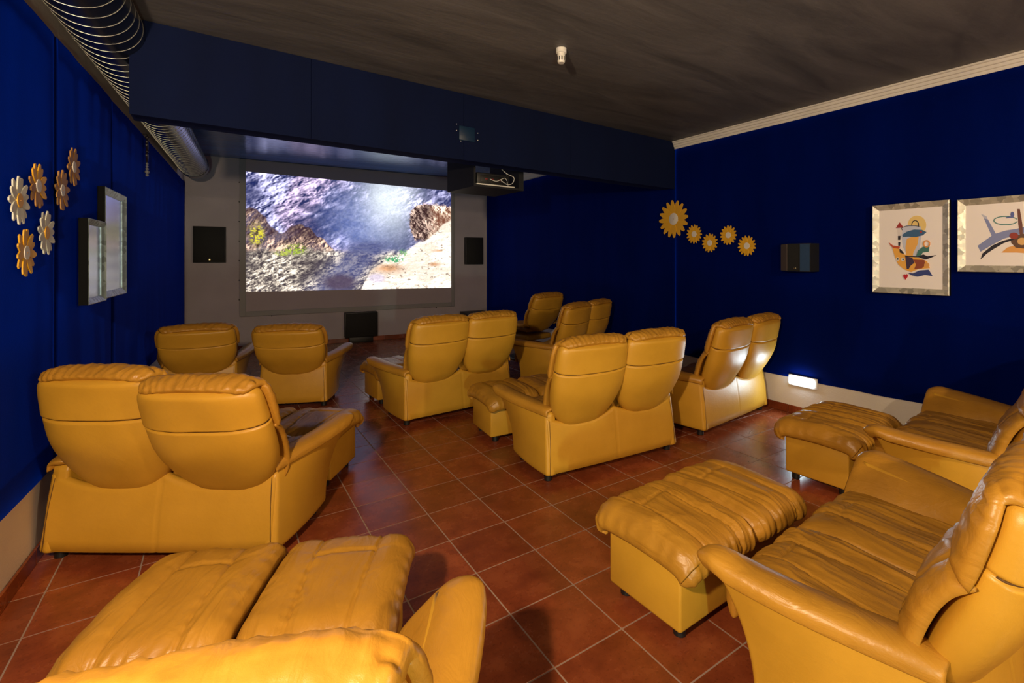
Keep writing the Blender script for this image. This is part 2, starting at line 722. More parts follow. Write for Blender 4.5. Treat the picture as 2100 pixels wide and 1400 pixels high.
    for ci in range(n):
        cx = centres[ci]
        sd = seed * 5 + ci * 3.1
        W = back_w / 2

        def width(t):
            a = 1.0
            if t < 0.52:
                a = max(0.02, 1 - (1 - t / 0.52) ** 2.3) ** (1 / 2.3)
            if t > 0.62:
                a *= 1 - 0.07 * ((t - 0.62) / 0.38) ** 2
            if t > 0.86:
                a *= 1 - 0.10 * ((t - 0.86) / 0.14) ** 2.5
            return W * a

        def frame(t):
            c = bp(t)
            d = bp(min(1, t + 0.02)) - bp(max(0, t - 0.02))
            d = d / np.linalg.norm(d)
            return c, np.array([-d[1], d[0]])      # normal to the rear (-y)

        rd = lambda t: 0.078 + 0.034 * math.exp(-((t - 0.40) / 0.24) ** 2)
        ts = sorted(set([0, 0.01, 0.03, 0.06, 0.1] + list(np.linspace(0.15, 0.58, 14)) + list(np.linspace(0.6, 0.66, 9)) + list(np.linspace(0.68, 0.94, 9)) + [0.96, 0.98, 0.992, 1.0]))
        rings = []
        NR = 52
        for t in ts:
            c, nn = frame(t)
            wd = width(t)
            dp = 1.0
            if t < 0.12:
                dp = 0.45 + 0.55 * math.sqrt(t / 0.12)
            if t > 0.93:
                dp = math.sqrt(max(0.03, 1 - ((t - 0.93) / 0.07) ** 2))
            gr = 0.016 * groove(t - 0.63, 0.008)
            up = 0.006 * (1 if t > 0.63 else 0) * math.exp(-(t - 0.63) / 0.06)
            ring = []
            for k in range(NR):
                a = 2 * math.pi * k / NR
                ca, sa = math.cos(a), math.sin(a)
                x = wd * spow(ca, 0.78)
                dep = (rd(t) if sa > 0 else 0.06) * spow(sa, 0.78) * dp
                wr = 0
                if sa > 0:
                    wr = (0.004 * noise.noise((x * 6 + sd, t * 5, 1.2)) + 0.003 * noise.noise((x * 16 + sd, t * 9, 4.4)) * (1 if t < 0.4 else 0.4)) * sa
                    wr += 0.0022 * math.sin(x * 150 + sd) * groove(t - 0.655, 0.018) * sa
                    dep += (up - gr) * min(1, sa * 3) + wr
                x -= (gr * 0.6) * ca
                p = c + nn * dep
                ring.append((cx + x, p[0], p[1]))
            rings.append(ring)
        b = K.add('backrest', loft('backrest', rings), M['shell'])
        # dark stitched line under the head section
        c, nn = frame(0.63)
        wd = width(0.63)
        pts = []
        for k in range(29):
            a = math.pi * k / 28
            x = (wd - 0.006) * spow(math.cos(a), 0.78)
            dep = rd(0.63) * spow(math.sin(a), 0.78) - 0.011 * min(1, math.sin(a) * 3) + 0.001
            p = c + nn * dep
            pts.append((cx + x, p[0], p[1]))
        K.add('head_seam', tube('head_seam', pts, 0.0032, 5), M['thread'], b)

        # headrest pad: up the front, over the top, a little down behind
        path = []
        for t in (0.50, 0.6, 0.7, 0.8, 0.9):
            c, nn = frame(t)
            path.append(c - nn * 0.062)
        c, nn = frame(1.0)
        up_ = np.array([nn[1], -nn[0]])
        if up_[1] < 0:
            up_ = -up_
        path += [c - nn * 0.058 - up_ * 0.020, c - nn * 0.040 + up_ * 0.004, c - nn * 0.005 + up_ * 0.014, c + nn * 0.036 + up_ * 0.004, c + nn * 0.050 - up_ * 0.004]
        hp = evalp([tuple(p) for p in path])

        def P(x, u):
            v = (u + 1) / 2
            y, z = hp(v)
            wdt = W * (1.055 - 0.24 * (max(0, v - 0.30) / 0.70) ** 1.3 + 0.015 * math.sin(v * 9))
            bend = 0.040 * abs(x) ** 3.0 * (1 - 0.65 * v)
            zz = -0.022 * abs(x) ** 3 * (1 if v > 0.55 else 0) * min(1, (v - 0.55) * 6) if v > 0.55 else 0
            c_ = max(0, abs(x) - 0.55) / 0.45 * max(0, v - 0.72) / 0.28
            return (cx + x * wdt * (1 - 0.05 * c_), y - bend + 0.030 * c_, z + zz + 0.012 * c_)

        def tp(x, u):
            v = (u + 1) / 2
            e = edge(x, 7, 2.2) * edge(u, 9, 2.2)
            f = 0.006 * ridge(x * 3 + sd, u * 4, 2.2) + 0.006 * noise.noise((x * 3 + sd, u * 3, 7.7))
            pin = 0.0035 * math.sin(x * 42 + 4 * noise.noise((x * 4, u * 3, sd))) * (0.3 + 0.7 * min(1, max(0, v - 0.5) * 3))
            pin += 0.004 * math.sin(u * 26 + 3 * noise.noise((u * 3, x, sd))) * groove(abs(x) - 0.95, 0.14)
            return (0.044 * (1.2 - 0.78 * v) + f * (1.2 - 0.5 * v) + pin * 0.8) * e

        def bt(x, u):
            return 0.016 * edge(x, 8, 2.2) * edge(u, 9, 2.2)
        K.add('headrest_pad', pillow('headrest_pad', P, bt, tp, 56, 44), M['pad'], b)

        lp = evalp([tuple(frame(t)[0] - frame(t)[1] * dd) for t, dd in ((0.06, 0.03), (0.16, 0.07), (0.3, 0.085), (0.42, 0.078), (0.53, 0.045))])

        def P(x, u):
            v = (u + 1) / 2
            y, z = lp(v)
            wdt = W * (0.86 + 0.16 * math.sqrt(max(0, min(1, v * 1.15))))
            return (cx + x * wdt, y - 0.035 * abs(x) ** 3, z)

        def tp(x, u):
            e = edge(x, 6, 2.2) * edge(u, 7, 2.2)
            f = 0.009 * ridge(x * 1.5 + sd, u * 3.4 + 0.5 * x, 9.2) + 0.007 * noise.noise((x * 2.2 + sd, u * 2.4, 5.7))
            return (0.042 + f - 0.012 * groove(abs(x) - 0.62, 0.04)) * e
        K.add('back_pad', pillow('back_pad', P, lambda x, u: 0.012 * edge(x, 6, 2.2) * edge(u, 7, 2.2), tp, 40, 36), M['pad'], b)
    return K


def add_feet(root, pts):
    for x, y in pts:
        obj('foot', FOOT, M['black'], root, (x, y, 0.0))


HW2, HW1 = 0.585, 0.325
PATH2 = [(0.115, 0.335), (0.055, 0.475), (-0.010, 0.625), (-0.055, 0.745), (-0.092, 0.865), (-0.110, 0.945)]
PATH1 = [(0.115, 0.335), (0.050, 0.445), (-0.020, 0.565), (-0.070, 0.660), (-0.115, 0.755), (-0.140, 0.825)]
KIT2 = seat_kit(2, HW2, PATH2, 0.575, 1.3)
KIT1 = seat_kit(1, HW1, PATH1, 0.64, 4.9)


def seat(name, kit, hw, xy, deg, label, cat, group, recline=()):
    r = thing(name, label, cat, (xy[0], xy[1], 0), R(deg), group)
    kit.place(r, recline)
    add_feet(r, [(-hw + 0.05, 0.07), (hw - 0.05, 0.07), (-hw + 0.06, 0.47), (hw - 0.06, 0.47)])
    return r


def ottoman_kit(seed, fold, gap):
    K = Kit()
    K.add('base', box('base', -0.43, 0.43, -0.20, 0.20, 0.05, 0.31, 0.012), M['shell'])
    yp = evalp([(-0.236, 0.286), (-0.240, 0.325), (-0.205, 0.353), (-0.11, 0.362), (0, 0.365), (0.11, 0.362), (0.205, 0.353), (0.240, 0.325), (0.236, 0.286)])
    hw = 0.2375 - gap / 2
    for s in (-1, 1):
        sd = seed + s * 4.4

        def P(x, u):
            y, z = yp((u + 1) / 2)
            X = s * 0.2375 + x * hw
            d = max(0, abs(X) - 0.37) / 0.105
            c = min(1, d) * max(0, abs(u) - 0.70) / 0.30
            return (X - math.copysign(0.012 * d * d + 0.030 * c * c, X), y * (1 - 0.05 * d * d - 0.10 * c * c), max(z - 0.062 * d ** 2, 0.262) + 0.035 * c)

        def tp(x, u):
            e = edge(x, 8, 2.2) * edge(u, 10, 2.2)
            f = quilt(x, u, sd, 0.42, 0.24, fold)
            pin = 0.0025 * math.sin(x * 34 + 5 * noise.noise((x * 3 + sd, u * 2, 2))) * groove(abs(u) - 0.72, 0.16)
            pin += 0.0025 * math.sin(u * 38 + 4 * noise.noise((u * 3 + sd, x * 2, 8))) * groove(abs(x) - 0.93, 0.12)
            return max(0.001, 0.040 + f + pin) * e

        def bt(x, u):
            return 0.022 * edge(x, 8, 2.2) * edge(u, 10, 2.2)
        K.add('cushion', pillow('ottoman_cushion', P, tp, bt, 96, 96), M['pad'])
    return K


OTT_A = ottoman_kit(2.1, 0.55, 0.012)
OTT_B = ottoman_kit(8.7, 0.85, 0.0)


def ottoman(kit, xy, deg, label, sx=1.0):
    r = thing('ottoman', label, 'ottoman', (xy[0], xy[1], 0), R(deg), 'leather ottomans in front of the sofas')
    kit.place(r)
    add_feet(r, [(ex * 0.37, ey * 0.15) for ex in (-1, 1) for ey in (-1, 1)])
    r.scale = (sx, 1, 1)
    return r


# ------------------------------------------------------------------ room shell
XR, YR = 4.60, -2.2           # right wall, wall behind the camera
ZC, ZF = 2.935, 3.15          # lowered ceiling, front ceiling
XE = -0.41                    # left edge of the lowered ceiling


def lwx(y):
    return -0.9155 + 0.0505 * y


def bwy(x):
    return 9.6 - 0.076 * x


XL0, XL1 = lwx(YR), lwx(9.64)
YB0, YB1 = bwy(XL1), bwy(XR)

floor = struct('floor', prism('floor', [(XL0 - .1, YR - .1), (XR + .1, YR - .1), (XR + .1, YB1 + .1), (XL1 - .1, YB0 + .1)], -0.08, -0.0012), M['grout'])
# tiles
tile_me = box('floor_tile', -TILE / 2 + .003, TILE / 2 - .003, -TILE / 2 + .003, TILE / 2 - .003, -0.012, 0.0, 0.0011, 1)
tile_me.materials.append(M['tile'])
TX0, TY0 = 1.34376, 3.46104
cells = []
for i in range(-8, 12):
    for j in range(-19, 21):
        x, y = TX0 + (i + .5) * TILE, TY0 + (j + .5) * TILE
        if y < YR - .1 or y > bwy(x) + .1 or x < lwx(y) - .12 or x > XR + .1:
            continue
        p = project(x, y, 0)
        area = 0
        if p and -120 < p[0] < 2220 and 540 < p[1] < 1520:
            area = 1 / p[2] ** 3
        cells.append((area, i, j, x, y))
cells.sort(reverse=True)
rest = bmesh.new()
for k, (area, i, j, x, y) in enumerate(cells):
    # cut the edge tiles at the walls
    xa, xb = max(x - TILE / 2 + .003, lwx(y)), min(x + TILE / 2 - .003, XR)
    ya, yb = max(y - TILE / 2 + .003, YR), min(y + TILE / 2 - .003, bwy(x))
    if xb - xa < .01 or yb - ya < .01:
        continue
    whole = xb - xa > TILE - .0065 and yb - ya > TILE - .0065
    if k < 300 and area > 0:
        if whole:
            obj('floor_tile', tile_me, None, floor, (x, y, 0))
        else:
            me = box('floor_tile', xa - x, xb - x, ya - y, yb - y, -0.012, 0.0, 0.0011, 1)
            obj('floor_tile', me, M['tile'], floor, (x, y, 0))
    else:
        box_bm(rest, xa, xb, ya, yb, -0.012, 0.0)
me = bpy.data.meshes.new('remaining_tiles')
bmesh.ops.recalc_face_normals(rest, faces=rest.faces)
rest.to_mesh(me)
rest.free()
obj('remaining_tiles', me, M['tile'], floor, kind='stuff')

wl = struct('wall_left', prism('wall_left', [(XL0, YR), (XL1, 9.66), (XL1 - .15, 9.66), (XL0 - .15, YR)], 0, ZF + .05), M['plaster'])
wr_ = struct('wall_right', prism('wall_right', [(XR, YR), (XR + .15, YR), (XR + .15, YB1 + .02), (XR, YB1 + .02)], 0, ZF + .05), M['plaster'])
wb = struct('wall_back', prism('wall_back', [(XL1 - .15, bwy(XL1 - .15)), (XR + .15, bwy(XR + .15)), (XR + .15, bwy(XR) + .15), (XL1 - .15, YB0 + .2)], 0, ZF + .05), M['back_plaster'])
struct('wall_rear', prism('wall_rear', [(XL0 - .15, YR - .15), (XR + .15, YR - .15), (XR + .15, YR), (XL0 - .15, YR)], 0, ZF + .05), M['plaster'])

BY0, BY1 = 3.845, 4.115       # beam front face at its left end and at the right wall


def beam_y(x):
    return BY0 + (BY1 - BY0) * (x + 0.43) / (XR + 0.43)


# lowered ceiling with the brushed look, front ceiling and the slot above the duct
struct('ceiling', prism('ceiling', [(XE, YR), (XR, YR), (XR, BY1 + .1), (XE, beam_y(XE) + .1)], ZC, ZF), M['ceil'])
struct('ceiling_front', prism('ceiling_front', [(XL0 - .1, YR), (XR + .1, YR), (XR + .1, YB1 + .1), (XL1 - .1, YB0 + .15), (XL0 - .1, YR)][:4], ZF, ZF + .08), M['ceil_front'])

# cloth panels on the side walls
def cloth(parent, line, a, b, z0, z1, seed, inward):
    """hanging cloth between wall positions a..b; line(t)->(x,y)"""
    n, m = 90, 16
    verts, faces = [], []
    for side in (0, 1):
        for k in range(m + 1):
            for i in range(n + 1):
                t = a + (b - a) * i / n
                x, y = line(t)
                f = k / m
                zb = z0(t) if callable(z0) else z0
                z = zb + (z1 - zb) * f
                off = 0.012 + 0.007 * noise.noise((t * 2.2 + seed, z * 0.7, seed)) + 0.004 * noise.noise((t * 7 + seed, z * 1.2, seed))
                if i in (0, n):
                    off = 0.008
                if side:
                    off = 0.001
                verts.append((x + inward * off, y, z))
    c = (m + 1) * (n + 1)
    q = n + 1
    for k in range(m):
        for i in range(n):
            p = k * q + i
            faces.append((p, p + 1, p + 1 + q, p + q))
            faces.append((p + c, p + c + q, p + c + 1 + q, p + c + 1))
    for i in range(n):
        faces.append((i, i + c, i + 1 + c, i + 1))
        p = m * q + i
        faces.append((p, p + 1, p + 1 + c, p + c))
    for k in range(m):
        p = k * q
        faces.append((p, p + q, p + q + c, p + c))
        p = k * q + n
        faces.append((p, p + c, p + q + c, p + q))
    return obj('cloth_panel', to_mesh('cloth_panel', verts, faces), M['blue'], parent)


LL = lambda t: (lwx(t), t)
RL_ = lambda t: (XR, t)
for k, (a, b) in enumerate([(YR + .02, 3.728), (3.731, 4.95), (4.951, 9.58)]):
    cloth(wl, LL, a, b, lambda t: 0.395 + 0.012 * noise.noise((t * 1.3, 0, 0)), 2.70, k * 3.3, 1)
for k, (a, b) in enumerate([(YR + .02, 4.10), (4.102, 9.21)]):
    zt = 2.85 if b < 4.101 else 2.93
    cloth(wr_, RL_, a, b, lambda t: 0.350 + 0.016 * noise.noise((t * 1.1, 5, 0)) + 0.01 * noise.noise((t * 3, 2, 0)), zt, 20 + k * 3.3, -1)

# cornice on the right wall: three stepped fillets
cor = struct('trim_1', prism('trim_1', [(XR, 2.845), (XR - .018, 2.845), (XR - .020, 2.868), (XR - .030, 2.872), (XR - .032, 2.893), (XR - .044, 2.897), (XR - .048, 2.918), (XR - .060, 2.922), (XR - .060, ZC), (XR, ZC)], YR, 4.10, 'y'), M['plaster'])
cor2 = struct('trim_2', prism('trim_2', [(XR, 2.94), (XR - .03, 2.94), (XR - .04, 3.0), (XR - .07, 3.02), (XR - .08, ZF), (XR, ZF)], 4.45, YB1 - .01, 'y'), M['plaster'])

# beam of navy boards
BT = 0.22
beam = struct('trim_3', prism('beam', [(-0.43, BY0), (XR, BY1), (XR, BY1 + BT), (-0.43, BY0 + BT)], 2.372, ZF), M['navy'])
edges_ = [-0.43, 0.55, 1.75, 2.95, XR]
for a, b in zip(edges_, edges_[1:]):
    obj('beam_board', prism('beam_board', [(a + .002, beam_y(a) - .012), (b - .002, beam_y(b) - .012), (b - .002, beam_y(b)), (a + .002, beam_y(a))], 2.36, ZC - .002), M['navy'], beam)
# square cover plate on the beam
pc = Vector((1.777, beam_y(1.777) - .02, 2.587))
pl = obj('cover_plate', box('cover_plate', -.075, .075, -.006, .008, -.062, .062, .004), colour('teal_plate', (0.003, 0.02, 0.055), 0.4), beam, pc, (0, 0, math.atan2(BY1 - BY0, XR + .43)))
for sx, sz in ((-1, 1), (-1, .2), (1, -.6), (1, .3), (-.6, -1)):
    obj('screw', lathe('screw', [(0.004, 0), (0.004, 0.004)], 8), M['white_plastic'], beam, pc + Vector((sx * .1, -.004, sz * .07)), (R(90), 0, 0))

# skirting tiles
def skirting(parent_name, f, a, b, rot, step=TILE):
    base = struct(parent_name, tube(parent_name, [f(a), f(b)], 0.003, 4), M['grout'])
    base.location.z = 0.006
    n = int((b - a) / step)
    me = box('skirting_tile', -step / 2 + .002, step / 2 - .002, -0.006, 0.006, 0.001, 0.078, 0.002, 1)
    for k in range(n + 1):
        t = a + (k + .5) * step
        if t + step / 2 > b + .17:
            break
        x, y, _ = f(min(t, b - step / 2))
        o = obj('skirting_tile', me, M['tile'], base, (x, y, -0.006), (0, 0, rot))
    return base


skirting('baseboard_left', lambda t: (lwx(t) + .008, t, 0), YR + .02, 9.55, R(90) - math.atan(.0505))
skirting('baseboard_right', lambda t: (XR - .008, t, 0), YR + .02 - .12, 9.2, R(90))
skirting('baseboard_back', lambda t: (t, bwy(t) - .008, 0), XL1 + .03, XR - .03, -math.atan(.076))

# ------------------------------------------------------------------ projection screen
bang = -math.atan(.076)
ps = thing('projection_screen', 'large projection screen in a grey frame glowing with a rocky valley picture', 'screen', (0.30, bwy(0.30), 0.56), bang)
BW = 3.62                       # outer width along the wall
obj('cloth', box('screen_cloth', .02, BW - .02, -.022, -.012, .02, 2.585), M['screen_white'], ps)
obj('frame_side', box('frame_side', 0, .085, -.045, -.004, 0, 2.585, .004, 1), M['screen_frame'], ps)
obj('frame_side', box('frame_side', BW - .062, BW, -.045, -.004, 0, 2.585, .004, 1), M['screen_frame'], ps)
obj('frame_bottom', box('frame_bottom', .085, BW - .062, -.045, -.004, 0, .082, .004, 1), M['screen_frame'], ps)
hook = lathe('tension_hook', [(0.010, 0), (0.010, 0.012), (0.005, 0.016)], 8)
for z in (.28, .60, .92, 1.24, 1.56, 1.88, 2.20):
    obj('tension_hook', hook, M['black'], ps, (-.006, -.02, z), (R(90), 0, 0))
for x in (.45, 3.25):
    obj('tension_hook', hook, M['black'], ps, (x, -.02, -.008), (R(90), 0, 0))

# the projected picture: a stony valley, worked out as colours on a fine grid
NXP, NZP = 440, 250
rng = np.random.RandomState(5)


def vnoise(U, V, sx, sy, seed):
    r = np.random.RandomState(seed)
    g = r.rand(int(sy) + 3, int(sx) + 3)
    x, y = U * sx, V * sy
    i, j = x.astype(int), y.astype(int)
    f, h = x - i, y - j
    f, h = f * f * (3 - 2 * f), h * h * (3 - 2 * h)
    return (g[j, i] * (1 - f) + g[j, i + 1] * f) * (1 - h) + (g[j + 1, i] * (1 - f) + g[j + 1, i + 1] * f) * h


def fbm(U, V, sx, sy, oct_, seed, gain=.55):
    s, a, tot = 0, 1.0, 0
    for k in range(oct_):
        s = s + a * vnoise(U, V, sx * 2 ** k, sy * 2 ** k, seed + k)
        tot += a
        a *= gain
    return s / tot


def sm(a, b, x):
    t = np.clip((x - a) / (b - a), 0, 1)
    return t * t * (3 - 2 * t)


U, V = np.meshgrid(np.linspace(0, 1, NXP), np.linspace(0, 1, NZP))   # V downwards
C3 = lambda *c: np.array(c)[None, None, :]


def mixc(A, B, k):
    return A * (1 - k[..., None]) + B * k[..., None]



def relief(h, lx, ly, gain):
    gy, gx = np.gradient(h)
    return np.clip(.5 + gain * (gx * NXP / 100 * lx + gy * NZP / 100 * ly), 0, 1)


def rock(U_, V_, sx, sy, seed, lx, ly, gain, dark, lite, g=.58):
    """stone: fractal height, lit from one side, between a dark and a light tone"""
    wu = np.clip(U_ + .03 * (fbm(U, V, 7, 5, 3, seed + 50) - .5), 0, 1)
    h = fbm(wu, V_, sx, sy, 5, seed, g)
    h = h + .35 * (1 - np.abs(2 * fbm(wu, V_, sx * .7, sy * .7, 4, seed + 9, g) - 1))
    k_ = relief(h, lx, ly, gain)
    big = sm(.28, .72, fbm(U, V, 7, 6, 4, seed + 20, .6))
    k_ = np.clip((k_ - .12) * (.35 + 1.35 * big), 0, 1)
    return mixc(C3(*dark) + 0 * U[..., None], C3(*lite), k_ ** 1.7)


st = fbm(U, V, 60, 42, 3, 41, .6)
fine = fbm(U, V, 150, 100, 2, 77, .6)
Us = np.clip(U * .8 + V * .2, 0, 1)
img = rock(Us, V, 10, 6, 3, 1, .8, 3.4, (.006, .010, .055), (.56, .54, .84))
pink = sm(.45, .65, fbm(U, V, 4, 3, 3, 12))
img = mixc(img, img * C3(1.35, .95, .85), pink * .6)
mist = np.exp(-(((U - .655) / .13) ** 2 + ((V - .10) / .34) ** 2)) * (.55 + .8 * fbm(U, V, 5, 4, 4, 30))
haze = np.exp(-(((U - .52) / .17) ** 2 + ((V - .40) / .34) ** 2))
img = mixc(img, C3(.085, .11, .25) + .12 * (st[..., None] - .5), np.clip(haze * .95, 0, .9))
img = mixc(img, C3(.42, .46, .50) + 0 * U[..., None], np.clip(mist, 0, .95))
# low sunlit rocks at the left
el = np.interp(U, [0, .05, .10, .15, .19, .24, .30, .36, .42, 1], [.27, .30, .42, .50, .43, .40, .50, .58, .72, 1]) + .10 * (fbm(U, V, 18, 6, 3, 60) - .5)
rk = rock(np.clip(U * .9 + .1 * V, 0, 1), V, 30, 16, 88, 1, .7, 2.4, (.022, .008, .012), (.78, .52, .36))
img = mixc(img, rk, sm(0, .02, V - el) * .93)
# river bed and stony ground
gn = fbm(U, V, 50, 76, 4, 51, .65)
gd = rock(U, V, 22, 24, 120, .8, .6, 2.2, (.035, .026, .03), (.72, .62, .50))
gr = sm(.62, .68, V + .08 * (fbm(U, V, 6, 4, 3, 18) - .5))
bed = np.exp(-(((U - .46 - .45 * (.80 - V)) / .10) ** 2)) * sm(.50, .62, V)
gd = mixc(gd, C3(.02, .015, .02) + 0 * U[..., None], sm(.44, .34, gn) * .85)
img = mixc(img, gd, gr)
img = mixc(img, C3(.055, .06, .13) + .10 * (gn[..., None] - .5), np.clip(bed * 1.25, 0, .88))
dark = np.exp(-(((U - .41) / .085) ** 2 + ((V - .93) / .075) ** 2) ** 2)
img = mixc(img, C3(.045, .030, .05) + 0 * U[..., None], np.clip(dark, 0, .9))
# tall boulder and the brown bank behind it
brn = rock(np.clip(U + .12 * V, 0, 1), V, 34, 24, 103, 1, -.6, 2.4, (.020, .007, .008), (.72, .50, .40))
bank = rock(U, V, 30, 20, 203, 1, -.4, 2.2, (.10, .035, .02), (.92, .70, .52))
img = mixc(img, bank, sm(.83, .86, U + .04 * (st - .5)) * sm(.13, .17, V - .12 * (U - .85) + .03 * (st - .5)))
rim = np.interp(V, [0, .14, .17, .24, .32, .40, .48, .56, 1], [1, 1, .80, .765, .755, .762, .775, .80, 1])
bo = sm(0, .012, U - rim + .02 * (st - .5)) * sm(.93, .85, U + .06 * (st - .5)) * sm(.56, .50, V)
img = mixc(img, brn, bo)
# bright slope at the right
sl = np.interp(U, [0, .50, .56, .64, .72, .80, .86, .90, .95, 1.0], [1.3, 1.05, .82, .715, .66, .56, .51, .44, .36, .28])
slope = sm(-.008, .02, V - sl + .05 * (fbm(U, V, 22, 16, 3, 70) - .5))
sc_ = rock(U, V, 24, 30, 91, .5, 1, 1.6, (.10, .055, .03), (1.0, .93, .80), .64) * .75 + .25 * C3(1, .93, .80)
sn = fbm(U, V, 54, 46, 4, 91, .68)
sc_ = sc_ * 1.45
sc_ = mixc(sc_, C3(.12, .08, .06) + 0 * U[..., None], sm(.36, .28, sn) * .8)
br = np.exp(-(((U - .655) / .075) ** 2 + ((V - .80) / .045) ** 2)) + np.exp(-(((U - .90) / .03) ** 2 + ((V - .76) / .02) ** 2)) + np.exp(-(((U - .93) / .03) ** 2 + ((V - .62) / .012) ** 2))
sc_ = mixc(sc_, C3(.30, .14, .06) * (.3 + 1.4 * sn[..., None]), np.clip(br, 0, .88))
pur = np.exp(-(((U - .59) / .045) ** 2 + ((V - .90) / .05) ** 2) ** 2)
sc_ = mixc(sc_, C3(.30, .26, .34) * (.4 + 1.3 * sn[..., None]), np.clip(pur, 0, .8))
img = mixc(img, sc_, slope)
# shrubs
for (a, b, sa, sb, c) in ((.205, .64, .04, .04, (.13, .17, .02)), (.045, .52, .025, .07, (.26, .23, .02)), (.15, .675, .025, .018, (.17, .19, .03)), (.685, .715, .05, .03, (.03, .14, .06)), (.73, .655, .02, .03, (.06, .15, .05))):
    k = np.exp(-(((U - a) / sa) ** 2 + ((V - b) / sb) ** 2) ** 1.2) * (.2 + 1.6 * (fine > .50))
    img = mixc(img, C3(*c) * (.25 + 1.7 * fine[..., None]), np.clip(k, 0, 1))
img = np.clip(img * (.82 + .36 * fine[..., None]) * .55, 0, 1.0)

z_lt, z_lb, z_rt, z_rb = 2.945 - .56, .967 - .56, 2.87 - .56, .935 - .56
xl, xr = .083, 3.548
verts = []
for j in range(NZP):
    f = j / (NZP - 1)
    for i in range(NXP):
        g = i / (NXP - 1)
        verts.append((xl + (xr - xl) * g, -.0235, (z_lt + (z_rt - z_lt) * g) * (1 - f) + (z_lb + (z_rb - z_lb) * g) * f))
faces = [(j * NXP + i, j * NXP + i + 1, (j + 1) * NXP + i + 1, (j + 1) * NXP + i) for j in range(NZP - 1) for i in range(NXP - 1)]
pm = bpy.data.meshes.new('projected_picture')
pm.from_pydata(verts, [], faces)
ca = pm.color_attributes.new('picture', 'FLOAT_COLOR', 'POINT')
ca.data.foreach_set('color', np.concatenate([img.reshape(-1, 3), np.ones((NXP * NZP, 1))], 1).astype(np.float32).ravel())
mm = mat('projected_light', (.02, .02, .02), .8, spec=.1)
k = NT(mm)
at = k.n('ShaderNodeAttribute', attribute_name='picture')
k.l(at.outputs['Color'], k.b.inputs['Emission Color'])
k.b.inputs['Emission Strength'].default_value = SCREEN_POWER
obj('picture', pm, mm, ps)['label'] = 'projected picture of a stony canyon'

# ------------------------------------------------------------------ speakers on the back wall
def flat_speaker(x0, x1, z0, z1, depth, label, logo):
    xc = (x0 + x1) / 2
    t = thing('loudspeaker', label, 'speaker', (xc, bwy(xc), z0), bang, 'black loudspeakers')
    hw = (x1 - x0) / 2
    obj('cabinet', box('cabinet', -hw, hw, -depth, -.004, 0, z1 - z0, .004), M['black'], t)
    obj('grille', box('grille', -hw + .012, hw - .012, -depth - .012, -depth, .012, z1 - z0 - .012, .006), M['speaker'], t)
    if logo:
        obj('badge', box('badge', -.016, .016, -depth - .016, -depth - .011, .03, .062, .003), M['gold'], t)
    return t


flat_speaker(-.31, .115, 1.45, 2.02, .10, 'black square loudspeaker with a small badge left of the screen', True)
flat_speaker(4.12, 4.50, 1.40, 1.95, .10, 'black loudspeaker right of the screen near the blue wall', False)
cs = flat_speaker(1.87, 2.42, .10, .545, .16, 'black centre loudspeaker standing below the screen', False)
obj('stand', box('stand', -.2, .2, -.14, -.02, -.10, -.001, .004), M['black'], cs)
t = thing('amplifier', 'flat black box with a small light in the corner right of the screen', 'box', (4.22, bwy(4.22) - .30, 0), bang)
obj('case', box('case', -.24, .24, -.22, .22, .40, .455, .005), M['black'], t)
obj('stand', box('stand', -.2, .2, -.18, .18, 0, .40, .005), M['black'], t)
obj('status_light', lathe('status_light', [(.008, 0), (.006, .004)], 8), mat('led', (.6, .8, .9), .4, emit=(.6, .85, 1), emit_s=2), t, (0.02, -.221, .43), (R(90), 0, 0))
p = on_back(877, 653)
t = thing('wall_socket', 'small white double socket low on the grey wall beneath the screen', 'socket', (p.x, bwy(p.x), p.z), bang)
obj('plate', box('plate', -.08, .08, -.012, -.001, -.035, .035, .004), M['white_plastic'], t)
for s in (-1, 1):
    obj('outlet', lathe('outlet', [(.025, 0), (.025, .003), (.018, .003), (.018, .001)], 14), M['cream'], t, (s * .04, -.011, 0), (R(90), 0, 0))

# ------------------------------------------------------------------ ventilation duct
DR = 0.172
dt = thing('ventilation_duct', 'round spiral metal ventilation duct running along the left wall below the ceiling', 'duct', (0, 0, 0))
dcx = lambda y: lwx(y) + 0.195
DZ = 2.845
rings = []
for y in np.linspace(YR + .05, 8.75, 60):
    rings.append([(dcx(y) + DR * math.cos(a), y, DZ + DR * math.sin(a)) for a in np.linspace(0, 2 * math.pi, 41)[:-1]])
obj('pipe', loft('pipe', rings), M['duct'], dt)
rings = []
for y, r in ((8.60, DR + .001), (8.605, DR + .010), (8.63, DR + .010), (8.635, DR + .003), (8.84, DR + .003), (8.88, DR - .02), (8.885, DR - .04), (8.87, .02)):
    rings.append([(dcx(y) + r * math.cos(a), y, DZ + r * math.sin(a)) for a in np.linspace(0, 2 * math.pi, 41)[:-1]])
cap = loft('end_cap', rings)
cap.set_sharp_from_angle(angle=R(35))
obj('end_cap', cap, M['duct'], dt)
pitch = 0.115
n = int((8.6 - YR - .1) / pitch * 28)
pts = []
for k in range(n):
    a = 2 * math.pi * k / 28
    y = YR + .1 + pitch * k / 28
    pts.append((dcx(y) + (DR + .001) * math.cos(a), y, DZ + (DR + .001) * math.sin(a)))
obj('spiral_seam', tube('spiral_seam', pts, 0.0019, 5), M['duct_seam'], dt)
for y in (-1.2, .9, 2.9, 5.0, 7.1):
    obj('hanger_strap', tube('hanger_strap', [(dcx(y) + (DR + .004) * math.cos(a), y, DZ + (DR + .004) * math.sin(a)) for a in np.linspace(R(20), R(90), 8)] + [(dcx(y), y, ZF)], .004, 4), M['duct'], dt)

